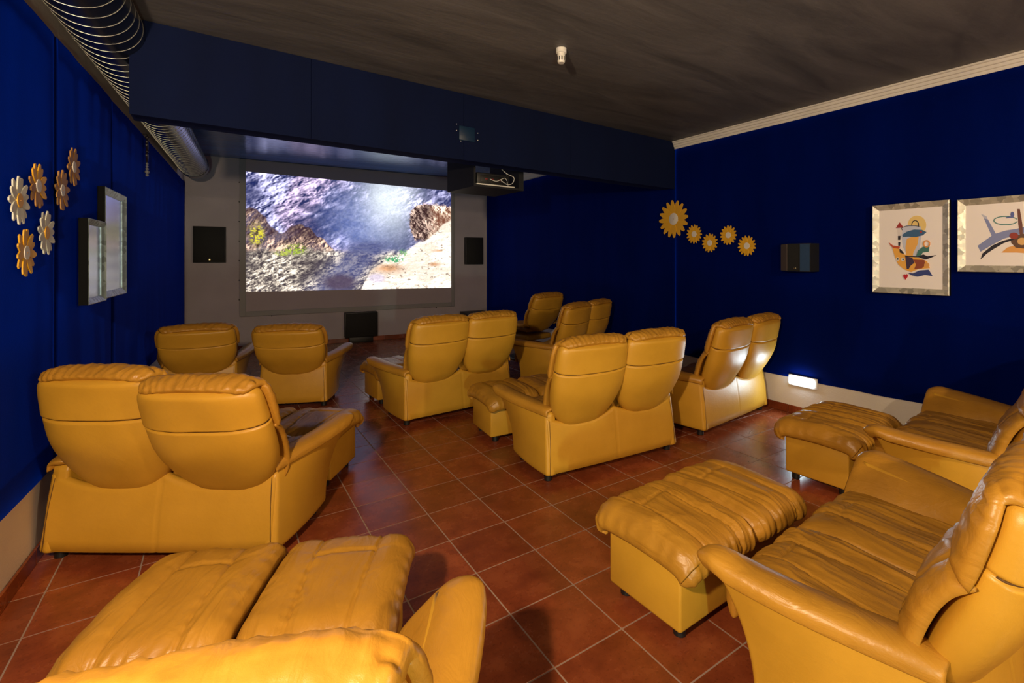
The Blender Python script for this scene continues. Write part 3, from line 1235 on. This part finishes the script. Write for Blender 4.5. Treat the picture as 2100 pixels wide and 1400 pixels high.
# ------------------------------------------------------------------ hanging ornament on the left wall
p = on_left(292, 275)
t = thing('hanging_ornament', 'dark string of beads and hearts hanging high on the left wall', 'ornament', (p.x + .035, p.y, p.z - .42))
obj('cord', tube('cord', [(0, 0, .42), (.004, 0, .3), (0, .003, .16), (0, 0, .03)], .003, 5), M['black'], t)
obj('nail', tube('nail', [(-.034, 0, .42), (.004, 0, .424)], .004, 6), M['grey_metal'], t)


def heart(name, s):
    pts = []
    for k in range(26):
        a = 2 * math.pi * k / 26
        pts.append((s * 16 * math.sin(a) ** 3 / 16, s * (13 * math.cos(a) - 5 * math.cos(2 * a) - 2 * math.cos(3 * a) - math.cos(4 * a)) / 16))
    return prism(name, pts, -.008, .008, 'x', .002)


dk = colour('dark_wood_bead', (.02, .012, .018), .35)
for z, s in ((.34, .035), (.20, .05), (.30, .05)):
    obj('heart', heart('heart', s), dk, t, (0, 0, z))
for z, r in ((.39, .018), (.255, .014), (.135, .012), (.11, .012), (.085, .014), (.055, .020), (.025, .014)):
    obj('bead', lathe('bead', [(r * .3, -r), (r * .85, -r * .5), (r, 0), (r * .85, r * .5), (r * .3, r)], 10), dk if z > .14 else colour('grey_bead', (.2, .2, .24), .3), t, (0, 0, z))

# ------------------------------------------------------------------ wooden flowers
def petal_mesh(r0, r1, wd, tip):
    pts = []
    for k in range(9):
        f = k / 8
        pts.append((r0 + (r1 - r0) * f, wd * (math.sin(math.pi * (0.12 + 0.80 * f)) ** 0.8)))
    out = pts + [(a, -b) for a, b in pts[::-1]]
    return prism('petal', out, 0, .006, 'z', .001)


def flower(c, r, npet, petal, disc, label, cat_group, mx, rdisc=.30, rot=0.0, tans=()):
    t = thing('wooden_flower', label, 'flower', c, 0, cat_group)
    t.rotation_euler = mx
    me = petal_mesh(r * .18, r, r * (2.35 / npet), 0)
    me2 = me.copy()
    for k in range(npet):
        a = 2 * math.pi * k / npet + rot
        tn = k in tans
        o = obj('petal', me2 if tn else me, M['tan_petal'] if tn else M[petal], t, (0, 0, .001 if k % 2 else .005), (0, 0, a))
        o.rotation_euler = (0, R(-3), a)
    obj('disc', lathe('disc', [(r * rdisc, .004), (r * rdisc, .014), (r * rdisc * .96, .016)], 24), M[disc], t)
    obj('centre_dot', lathe('centre_dot', [(r * .02, .0155), (r * .02, .018)], 8), M['tan_petal'], t)
    return t


wa = math.atan(.0505)
ML = (R(90), 0, R(90) - wa)
for (u, v, v0, v1, pet, disc, lab, npt, tans) in (
        (17, 410, 360, 461, 'white_petal', 'yolk', 'large white wooden daisy with a yellow centre, leftmost on the left wall', 13, ()),
        (58, 380, 335, 428, 'yellow_petal', 'cream', 'yellow wooden daisy with a white centre above the small white daisy', 13, (0, 1, 9, 10, 11, 12)),
        (110, 389, 346, 430, 'tan_petal', 'cream', 'tan wooden daisy with a white centre, lower of the two browner ones', 13, ()),
        (135, 341, 302, 381, 'tan_petal', 'cream', 'tan wooden daisy with a white centre, topmost on the left wall', 13, ()),
        (76, 477, 432, 523, 'white_petal', 'yolk', 'white wooden daisy with a yellow centre beside the lowest yellow one', 13, ()),
        (32, 518, 469, 568, 'yellow_petal', 'cream', 'yellow wooden daisy with a white centre, lowest on the left wall', 13, ())):
    p = on_left(u, v)
    r = (on_left(u, v0).z - on_left(u, v1).z) / 2
    flower((p.x + .022, p.y, p.z), r, npt, pet, disc, lab, 'wooden daisies on the walls', ML, .30, .3 * u, tans)
MR = (R(90), 0, R(-90))
for (u, v, v0, v1, lab, npt) in (
        (1383, 449, 411, 488, 'big yellow wooden daisy, the largest on the right wall', 16),
        (1425, 480, 461, 500, 'small yellow wooden daisy next to the largest one on the right wall', 16),
        (1457, 498, 479, 518, 'small yellow wooden daisy, lower of the middle pair on the right wall', 15),
        (1495, 482, 462, 502, 'small yellow wooden daisy, higher of the middle pair on the right wall', 15),
        (1533, 504, 483, 525, 'small yellow wooden daisy nearest the wall speaker', 16)):
    p = on_x(u, v, XR - .02)
    r = (on_x(u, v0, XR).z - on_x(u, v1, XR).z) / 2
    flower((XR - .022, p.y, p.z), r, npt, 'yellow_petal', 'cream', lab, 'wooden daisies on the walls', MR, .32, .1 * u)

# ------------------------------------------------------------------ framed pictures
def framed(name, label, cat, origin, rot, wd, ht, bar, depth, fmat, inner_mat, group):
    """picture hanging in its local x-z plane, looking towards -y"""
    t = thing(name, label, cat, origin, 0, group)
    t.rotation_euler = (0, 0, rot)

    def bar_mesh(L):
        # mitred bar along x, outer edge at z=0, inner at z=bar
        prof = [(0, 0), (0, -depth - .010), (bar * .12, -depth - .012), (bar, -depth + .008), (bar, 0)]   # (z, y), falling inwards
        ra = [(-L / 2 + z, y, z) for z, y in prof]
        rb = [(L / 2 - z, y, z) for z, y in prof]
        me = loft('frame_bar', [ra, rb], smooth=False)
        me.materials.append(fmat)
        me.materials.append(M['black_matte'])
        for p_ in me.polygons:
            if p_.center.z < bar * .05:
                p_.material_index = 1
        return me
    hb, vb = bar_mesh(wd), bar_mesh(ht)
    obj('frame_bar', hb, fmat, t, (0, 0, -ht / 2))
    obj('frame_bar', hb, fmat, t, (0, 0, ht / 2), (0, R(180), 0))
    obj('frame_bar', vb, fmat, t, (-wd / 2, 0, 0), (0, R(90), 0))
    obj('frame_bar', vb, fmat, t, (wd / 2, 0, 0), (0, R(-90), 0))
    obj('sheet', box('sheet', -wd / 2 + bar * .8, wd / 2 - bar * .8, -depth + .012, -.003, -ht / 2 + bar * .8, ht / 2 - bar * .8), inner_mat, t)
    return t


# two pictures on the left wall, glass shining
gl = mat('shiny_blue_print', (.16, .24, .42), .16, .0, .9, coat=1.0)
k = NT(gl)
wv = k.noise(k.coords('Object', (.6, 1, 5)), 3, 3)
k.l(k.ramp(wv, [(.3, (.25, .42, 1.0)), (.7, (.48, .68, 1.0))]), k.b.inputs['Base Color'])
k.b.inputs['Coat Roughness'].default_value = .22
k.b.inputs['Metallic'].default_value = .65
y0, y1 = 4.50, 5.16
framed('framed_picture', 'tall silver framed picture with shining glass on the left wall, the higher one', 'picture', (lwx(4.83) + .022, 4.83, 1.612), R(90) - wa, y1 - y0, .765, .045, .03, M['frame_l'], gl, 'framed pictures')
framed('framed_picture', 'smaller silver framed picture with shining glass on the left wall, the lower one', 'picture', (lwx(4.28) + .024, 4.28, 1.484), R(90) - wa, .425, .53, .036, .035, M['frame_l'], gl, 'framed pictures')

pic1 = framed('framed_picture', 'upright framed abstract print with a boat, fish and heart on the right wall', 'picture', (XR - .024, 1.611, 1.586), R(-90), .532, .729, .046, .028, M['frame'], M['paper'], 'framed pictures')
pic2 = framed('framed_picture', 'framed abstract print with blue and brown brush strokes, cut by the right photo edge', 'picture', (XR - .024, .925, 1.675), R(-90), .745, .535, .046, .028, M['frame'], M['paper'], 'framed pictures')


def art(pic, shapes, cz, cy, zoom):
    """flat printed shapes; coordinates are read off the print, then laid on the sheet"""
    ox, oy, s = zoom
    for n_, (c, pts) in enumerate(shapes):
        loc = []
        for (a, b) in pts:
            q = on_x(ox + a / s, oy + b / s, XR - .04)
            loc.append((-(q.y - cy), q.z - cz))
        name = 'print_%02x%02x%02x' % tuple(int(255 * v) for v in c)
        me = prism('printed_shape', loc, -.0166 - .00035 * n_, -.0150, 'y')
        obj('printed_shape', me, colour(name, c), pic)


def ell(cx, cy, rx, ry, n=20, a0=0, a1=2 * math.pi):
    return [(cx + rx * math.cos(a0 + (a1 - a0) * k / n), cy + ry * math.sin(a0 + (a1 - a0) * k / n)) for k in range(n)]


def ring(cx, cy, rx, ry, w_, a0=0, a1=1.98 * math.pi, n=22):
    o = [(cx + rx * math.cos(a0 + (a1 - a0) * k / n), cy + ry * math.sin(a0 + (a1 - a0) * k / n)) for k in range(n + 1)]
    i = [(cx + (rx - w_) * math.cos(a0 + (a1 - a0) * k / n), cy + (ry - w_) * math.sin(a0 + (a1 - a0) * k / n)) for k in range(n + 1)]
    return o + i[::-1]


INK, NAVY, RED = (.012, .012, .03), (.03, .05, .22), (.35, .03, .03)
art(pic1, [
    ((.80, .58, .22), ell(1524, 292, 50, 51)),
    ((.55, .58, .75), [(1428, 320), (1470, 292), (1545, 300), (1548, 350), (1535, 465), (1470, 452), (1448, 410), (1440, 350)]),
    ((.80, .42, .10), [(1470, 365), (1535, 345), (1528, 395), (1505, 440), (1500, 470), (1465, 455), (1462, 410)]),
    ((.72, .66, .68), [(1418, 308), (1446, 308), (1443, 345), (1420, 345)]),
    (RED, [(1410, 309), (1452, 306), (1431, 277)]),
    (INK, [(1422, 350), (1436, 350), (1434, 372), (1422, 372)]),
    (INK, [(1424, 384), (1435, 384), (1433, 404), (1424, 404)]),
    (INK, [(1423, 418), (1437, 422), (1455, 445), (1446, 450), (1425, 438)]),
    (INK, ring(1515, 290, 20, 24, 4, math.pi * .9, math.pi * 2.2)),
    (INK, ring(1500, 312, 60, 18, 3, math.pi * .85, math.pi * 1.75)),
    ((.04, .12, .26), [(1445, 345), (1470, 328), (1510, 316), (1550, 318), (1576, 330), (1555, 348), (1515, 357), (1480, 354), (1450, 356)]),
    (RED, ell(1546, 330, 7, 6, 10)),
    ((.80, .40, .07), [(1392, 412), (1428, 408), (1432, 440), (1470, 455), (1530, 468), (1578, 486), (1594, 524), (1530, 530), (1494, 545), (1455, 530), (1425, 505), (1408, 470)]),
    ((.28, .06, .03), [(1505, 478), (1565, 480), (1572, 505), (1552, 525), (1510, 530), (1520, 505)]),
    ((.05, .03, .08), [(1462, 460), (1500, 468), (1512, 495), (1492, 510), (1480, 530), (1470, 528), (1466, 495)]),
    ((.50, .08, .03), [(1374, 386), (1395, 402), (1434, 408), (1428, 420), (1398, 416), (1384, 404)]),
    ((.75, .70, .66), ell(1421, 475, 10, 10, 12)),
    (INK, ell(1422, 475, 4.5, 5, 10)),
    ((.75, .70, .66), ell(1450, 477, 10, 10, 12)),
    (INK, ell(1451, 477, 4.5, 5, 10)),
    ((.05, .18, .17), [(1520, 462), (1532, 430), (1556, 410), (1592, 402), (1588, 436), (1556, 440), (1540, 462)]),
    ((.72, .30, .08), ring(1577, 393, 19, 20, 6)),
    (INK, [(1528, 462), (1560, 450), (1580, 460), (1630, 454), (1600, 468), (1574, 478), (1548, 470)]),
    ((.70, .34, .10), ell(1578, 508, 14, 14, 12)),
    (NAVY, [(1478, 550), (1505, 552), (1540, 536), (1588, 532), (1608, 566), (1570, 560), (1530, 570), (1498, 562)]),
    (INK, [(1462, 456), (1548, 462), (1548, 466), (1462, 462)]),
    ((.50, .01, .03), [(1464, 586), (1453, 570), (1453, 560), (1459, 557), (1464, 563), (1470, 556), (1476, 560), (1475, 570)]),
], 1.586, 1.611, (1300, 350, 2.625))
art(pic2, [
    ((.22, .26, .52), [(1884, 256), (1906, 262), (1948, 338), (2000, 322), (2062, 312), (2130, 296), (2140, 326), (1990, 366), (1930, 398), (1866, 436), (1850, 404), (1926, 350)]),
    ((.48, .50, .66), [(1868, 232), (1886, 256), (1906, 262), (1898, 244)]),
    ((.75, .36, .10), [(1978, 440), (2012, 412), (2060, 400), (2140, 420), (2140, 446), (2060, 440)]),
    ((.16, .06, .05), [(2064, 206), (2078, 206), (2092, 290), (2094, 344), (2078, 344), (2070, 290)]),
    ((.12, .06, .04), [(2028, 384), (2052, 350), (2100, 338), (2160, 340), (2170, 400), (2110, 420), (2056, 414)]),
    ((.72, .42, .16), ell(2090, 380, 26, 20, 14)),
    (INK, [(1866, 478), (1878, 444), (1930, 402), (1990, 376), (2050, 360), (2050, 370), (1990, 390), (1936, 422), (1900, 446)]),
    ((.30, .04, .03), ell(2046, 350, 24, 18, 14)),
    ((.06, .22, .24), ring(2002, 268, 66, 25, 5, .2, 1.9 * math.pi)),
    ((.10, .13, .40), ell(2038, 236, 10, 16, 10)),
    ((.10, .13, .40), [(2004, 250), (2040, 244), (2042, 252), (2006, 256)]),
    ((.22, .26, .52), [(2160, 300), (2260, 250), (2330, 300), (2250, 330)]),
    ((.16, .06, .05), [(2180, 360), (2320, 380), (2390, 430), (2250, 420)]),
], 1.675, .925, (1300, 350, 2.625))

# ------------------------------------------------------------------ surround speaker on the right wall
t = thing('surround_speaker', 'black surround speaker with angled sides on the right blue wall', 'speaker', (XR - .016, 2.49, 1.385), 0, 'black loudspeakers')
H_ = .262
plan = [(0, .20), (-.045, .20), (-.13, .085), (-.13, -.03), (-.115, -.125), (0, -.145)]
obj('cabinet', prism('cabinet', plan, 0, H_), M['black'], t)


def face_panel(a, b, m, name, inset=.006):
    a, b = Vector(a), Vector(b)
    d = (b - a).normalized()
    nn = Vector((d.y, -d.x))
    if nn.x > 0:
        nn = -nn
    a2, b2 = a + d * inset, b - d * inset
    pts = [a2 + nn * .001, b2 + nn * .001, b2 + nn * .007, a2 + nn * .007]
    return obj(name, prism(name, [(p.x, p.y) for p in pts], .006, H_ - .006), m, t)


face_panel(plan[1], plan[2], M['speaker_warm_lit'], 'side_grille')
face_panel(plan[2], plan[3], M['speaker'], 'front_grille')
face_panel(plan[3], plan[4], M['speaker_blue_lit'], 'side_grille')
obj('badge', box('badge', -.148, -.142, -.004, .018, .022, .04, .002), M['gold'], t)

# ------------------------------------------------------------------ low wall lamp
t = thing('wall_lamp', 'lit white emergency lamp low on the right wall under the blue cloth', 'lamp', (XR, 2.508, .334))
obj('housing', box('housing', -.028, -.001, -.150, .128, -.055, .048, .004), M['white_plastic'], t)
obj('diffuser', box('diffuser', -.045, -.028, -.119, .119, -.037, .037, .006), mat('lamp_diffuser', (.9, .95, 1), .4, emit=COOL, emit_s=16), t)
lamp('lamp_glow', 'AREA', (-.06, 0, 0), 2.6, COOL, .22, (0, R(90), 0), t, .07)

# ------------------------------------------------------------------ smoke detector
p = on_z(1151, 100, ZC)
t = thing('smoke_detector', 'small white smoke detector on the dark ceiling', 'detector', (p.x, p.y, ZC), 0)
obj('base', lathe('base', [(.036, 0), (.036, -.030), (.030, -.034)], 20), M['white_plastic'], t)
obj('head', lathe('head', [(.027, -.03), (.027, -.085), (.022, -.098)], 20), M['white_plastic'], t)
slot = box('slot', -.004, .004, -.0275, -.024, -.085, -.056)
for k in range(10):
    obj('slot', slot, M['dark_slot'], t, (0, 0, 0), (0, 0, 2 * math.pi * k / 10 + .2))

# ------------------------------------------------------------------ projector in its hanging box
a0 = math.atan2(BY1 - BY0, XR + .43)
t = thing('projector_box', 'open black box hanging behind the navy beam above the aisle', 'box', (2.29, 4.31, 2.20), a0)
BWd, BD, BH = .285, .58, .40
obj('bottom_board', box('bottom_board', -BWd, BWd, 0, BD, 0, .02), M['black_box'], t)
obj('top_board', box('top_board', -BWd, BWd, 0, BD, BH, BH + .02), M['black_box'], t)
obj('side_board', box('side_board', -BWd, -BWd + .02, 0, BD, .02, BH), M['black_box'], t)
obj('side_board', box('side_board', BWd - .06, BWd, 0, BD, .02, BH), M['black_box'], t)
for x in (-.2, .2):
    obj('hanger_rod', tube('hanger_rod', [(x, .3, BH + .02), (x, .3, ZF - 2.20)], .01, 8), M['black'], t)
pj = thing('projector', 'dark projector with pale cables inside the hanging black box', 'projector', (2.29, 4.31, 2.222), a0)
obj('body', box('body', -.22, .16, .06, .42, .018, .13, .015), M['grey_metal'], pj)
obj('tray', box('tray', -.24, .19, .015, .45, 0, .014, .003), M['white_plastic'], pj)
obj('port_panel', box('port_panel', -.18, .12, .052, .061, .035, .105, .004), M['black'], pj)
for x in (-.12, -.05, .03):
    obj('port', box('port', x - .014, x + .014, .046, .053, .06, .075, .002), colour('port_red', (.18, .02, .02), .4), pj)
lens = lathe('lens', [(.05, 0), (.05, .04), (.044, .045), (.03, .03)], 20)
obj('lens', lens, M['black'], pj, (-.03, .42, .075), (R(-90), 0, 0))
obj('cable', tube('cable', catmull([(.04, .05, .07), (.10, .02, .03), (.17, .03, .05), (.185, .03, .11), (.10, .03, .14), (.03, .04, .20), (.0, .06, .28)], 40), .0045, 6), M['wire'], pj)
obj('cable', tube('cable', catmull([(-.08, .05, .07), (-.02, .02, .05), (.08, .025, .09), (.13, .05, .02)], 30), .004, 6), M['wire'], pj)
obj('cable', tube('cable', catmull([(-.12, .05, .06), (-.06, .02, .025), (.05, .02, .025), (.12, .04, .10), (.06, .08, .22)], 30), .004, 6), M['black'], pj)

# ------------------------------------------------------------------ seats
SG, AG = 'yellow leather two-seat sofas', 'yellow leather armchairs'
seat('sofa', KIT2, HW2, (-.245, 3.10), -34.5, 'yellow two-seat sofa seen from behind, standing against the left blue wall', 'sofa', SG, ((-2, .08), (6, .05)))
seat('sofa', KIT2, HW2, (2.368, 2.655), -4.5, 'yellow two-seat sofa seen from behind in the middle of the room', 'sofa', SG)
seat('sofa', KIT2, HW2, (1.945, 4.405), 5.0, 'yellow two-seat sofa seen from behind below the right half of the screen', 'sofa', SG)
seat('sofa', KIT2, HW2, (3.925, 2.735), 7.0, 'yellow two-seat sofa lit by the low wall lamp at the right wall', 'sofa', SG)
seat('sofa', KIT2, HW2, (3.745, 4.86), 22, 'yellow two-seat sofa in side view between the far armchair and the middle sofa', 'sofa', SG)
seat('sofa', KIT2, HW2, (2.03, .44), 3.0, 'yellow two-seat sofa in the right foreground with creased seat facing the screen', 'sofa', SG)
seat('sofa', KIT2, HW2, (3.80, .70), 5.0, 'yellow two-seat sofa at the right edge in front of the white wall base', 'sofa', SG)
seat('sofa', KIT2, HW2, (-.235, 1.005), -21, 'yellow sofa at the bottom left corner, only its top and right arm showing', 'sofa', SG, ((12, 0), (4.5, -.01)))
seat('armchair', KIT1, HW1, (-.145, 6.06), -8, 'yellow leather armchair nearest the left wall in the front row', 'armchair', AG)
seat('armchair', KIT1, HW1, (.615, 5.55), -23, 'yellow leather armchair in the front row, right of the one by the left wall', 'armchair', AG)


def in_front(xy, deg, lx, ly):
    a = R(deg)
    return (xy[0] + lx * math.cos(a) - ly * math.sin(a), xy[1] + lx * math.sin(a) + ly * math.cos(a))


ottoman(OTT_A, (.13, 1.95), -25.2, 'yellow ottoman with two separate flat cushions in the left foreground')
ottoman(OTT_B, (1.86, 1.49), 2.0, 'big creased yellow ottoman in front of the right foreground sofa', .95)
ottoman(OTT_B, (3.56, 1.69), 4.0, 'creased yellow ottoman beside the white wall base on the right', .82)
ottoman(OTT_A, (2.26, 3.74), -4.0, 'yellow ottoman half hidden in front of the middle sofa')
ottoman(OTT_A, in_front((-.245, 3.10), -34.5, .06, .99), -34.5, 'yellow ottoman peeking out in front of the left wall sofa')
ottoman(OTT_A, in_front((1.945, 4.405), 5, -.10, 1.02), 5, 'yellow ottoman half hidden in front of the sofa below the screen')

# swivel armchair far right, on a black star base
sx, sy, sa = 3.99, 6.12, 13
t = thing('swivel_armchair', 'yellow swivel armchair with a black base in the far right corner', 'armchair', (sx, sy, 0), R(sa), AG)
obj('base_ring', lathe('base_ring', [(.30, 0), (.31, .01), (.30, .03), (.06, .045), (.04, .06)], 32), M['black'], t, (0, .30, 0))
obj('column', lathe('column', [(.035, .05), (.03, .30)], 14), M['black'], t, (0, .30, 0))
skip = ('back_panel', 'arm', 'arm_seam', 'arm_pad', 'seat_base', 'panel_seam')
made = []
for name, me, material, parent, label in KIT1.items:
    if name in skip:
        made.append(None)
        continue
    o = obj(name, me, material, t if parent is None else made[parent])
    if parent is None:
        o.location = (0, .02, .075)
        o.scale = (.98, .98, 1.08)
    made.append(o)
for s in (-1, 1):
    sup = obj('arm_support', tube('arm_support', catmull([(s * .24, .40, .32), (s * .30, .42, .36), (s * .33, .38, .46), (s * .335, .33, .53)], 14), .018, 8), M['black'], t)

    def P(x, u, s=s):
        return (s * (.335 + .012 * u) + x * .062, .30 + u * .27, .555 + .02 * u - .05 * max(0, u - .6) ** 2 - .025 * x * x)
    e_ = lambda x, u: edge(x, 4, 2) * edge(u, 8, 2)
    obj('arm_pad', pillow('swivel_arm_pad', P, lambda x, u: (.028 + .005 * noise.noise((x * 2, u * 5, s))) * e_(x, u), lambda x, u: .03 * e_(x, u), 16, 30), M['pad'], t)
obj('seat_frame', box('seat_frame', -.25, .25, .08, .55, .295, .375, .02), M['shell'], t)

# ------------------------------------------------------------------ wall sconce near the camera (casts the warm light)
def sconce(c, rz, power, label):
    t = thing('wall_sconce', label, 'lamp', c, rz, 'wall sconces')
    obj('bracket', box('bracket', -.04, .04, -.02, 0, -.06, .06, .006), M['white_plastic'], t)
    obj('stem', tube('stem', [(0, -.01, 0), (0, -.10, -.01)], .010, 8), M['grey_metal'], t)
    obj('shade', lathe('shade', [(.075, -.09), (.05, -.10), (.03, -.10), (.03, -.097), (.048, -.096), (.072, -.088)], 24), M['white_plastic'], t, (0, -.12, -.03))
    obj('bulb', lathe('bulb', [(.008, .03), (.03, .005), (.035, -.02), (.02, -.05), (.004, -.058)], 16), mat('warm_bulb', (1, .9, .7), .4, emit=WARM, emit_s=20), t, (0, -.12, -.02))
    lamp('bulb_light', 'POINT', (0, -.12, .06), power, WARM, .06, parent=t)
    return t


sconce((lwx(.2) + .012, .2, 2.0), R(90), 310, 'white wall sconce on the left wall beside the camera')


# added warm fill light behind the camera, given the shape of a dome pendant
gp = thing('added_fill_lamp', 'added fill lamp shaped as a white dome pendant, unseen behind the camera', 'lamp', (2.3, -1.3, 2.30))
obj('shade', lathe('shade', [(.24, 0), (.235, .05), (.20, .12), (.12, .18), (.03, .20), (.02, .19), (.11, .17), (.19, .115), (.228, .05), (.236, 0)], 32), M['white_plastic'], gp)
obj('bulb', lathe('bulb', [(.01, .11), (.045, .08), (.06, .04), (.045, 0), (.01, -.015)], 16), mat('fill_lamp_bulb', (.9, .85, .75), .4, emit=WARM, emit_s=9), gp)
obj('cord', tube('cord', [(0, 0, .19), (0, 0, ZC - 2.30)], .004, 6), M['black'], gp)
lamp('bulb_light', 'POINT', (0, 0, -.06), 130, WARM, .05, parent=gp)
# low lamp on the rear wall
t = thing('wall_lamp', 'lit emergency lamp on the wall behind the camera', 'lamp', (-.45, YR, .75), R(-90))
obj('housing', box('housing', -.028, -.001, -.150, .150, -.055, .048, .004), M['white_plastic'], t)
obj('diffuser', box('diffuser', -.045, -.028, -.119, .119, -.037, .037, .006), bpy.data.materials['lamp_diffuser'], t)
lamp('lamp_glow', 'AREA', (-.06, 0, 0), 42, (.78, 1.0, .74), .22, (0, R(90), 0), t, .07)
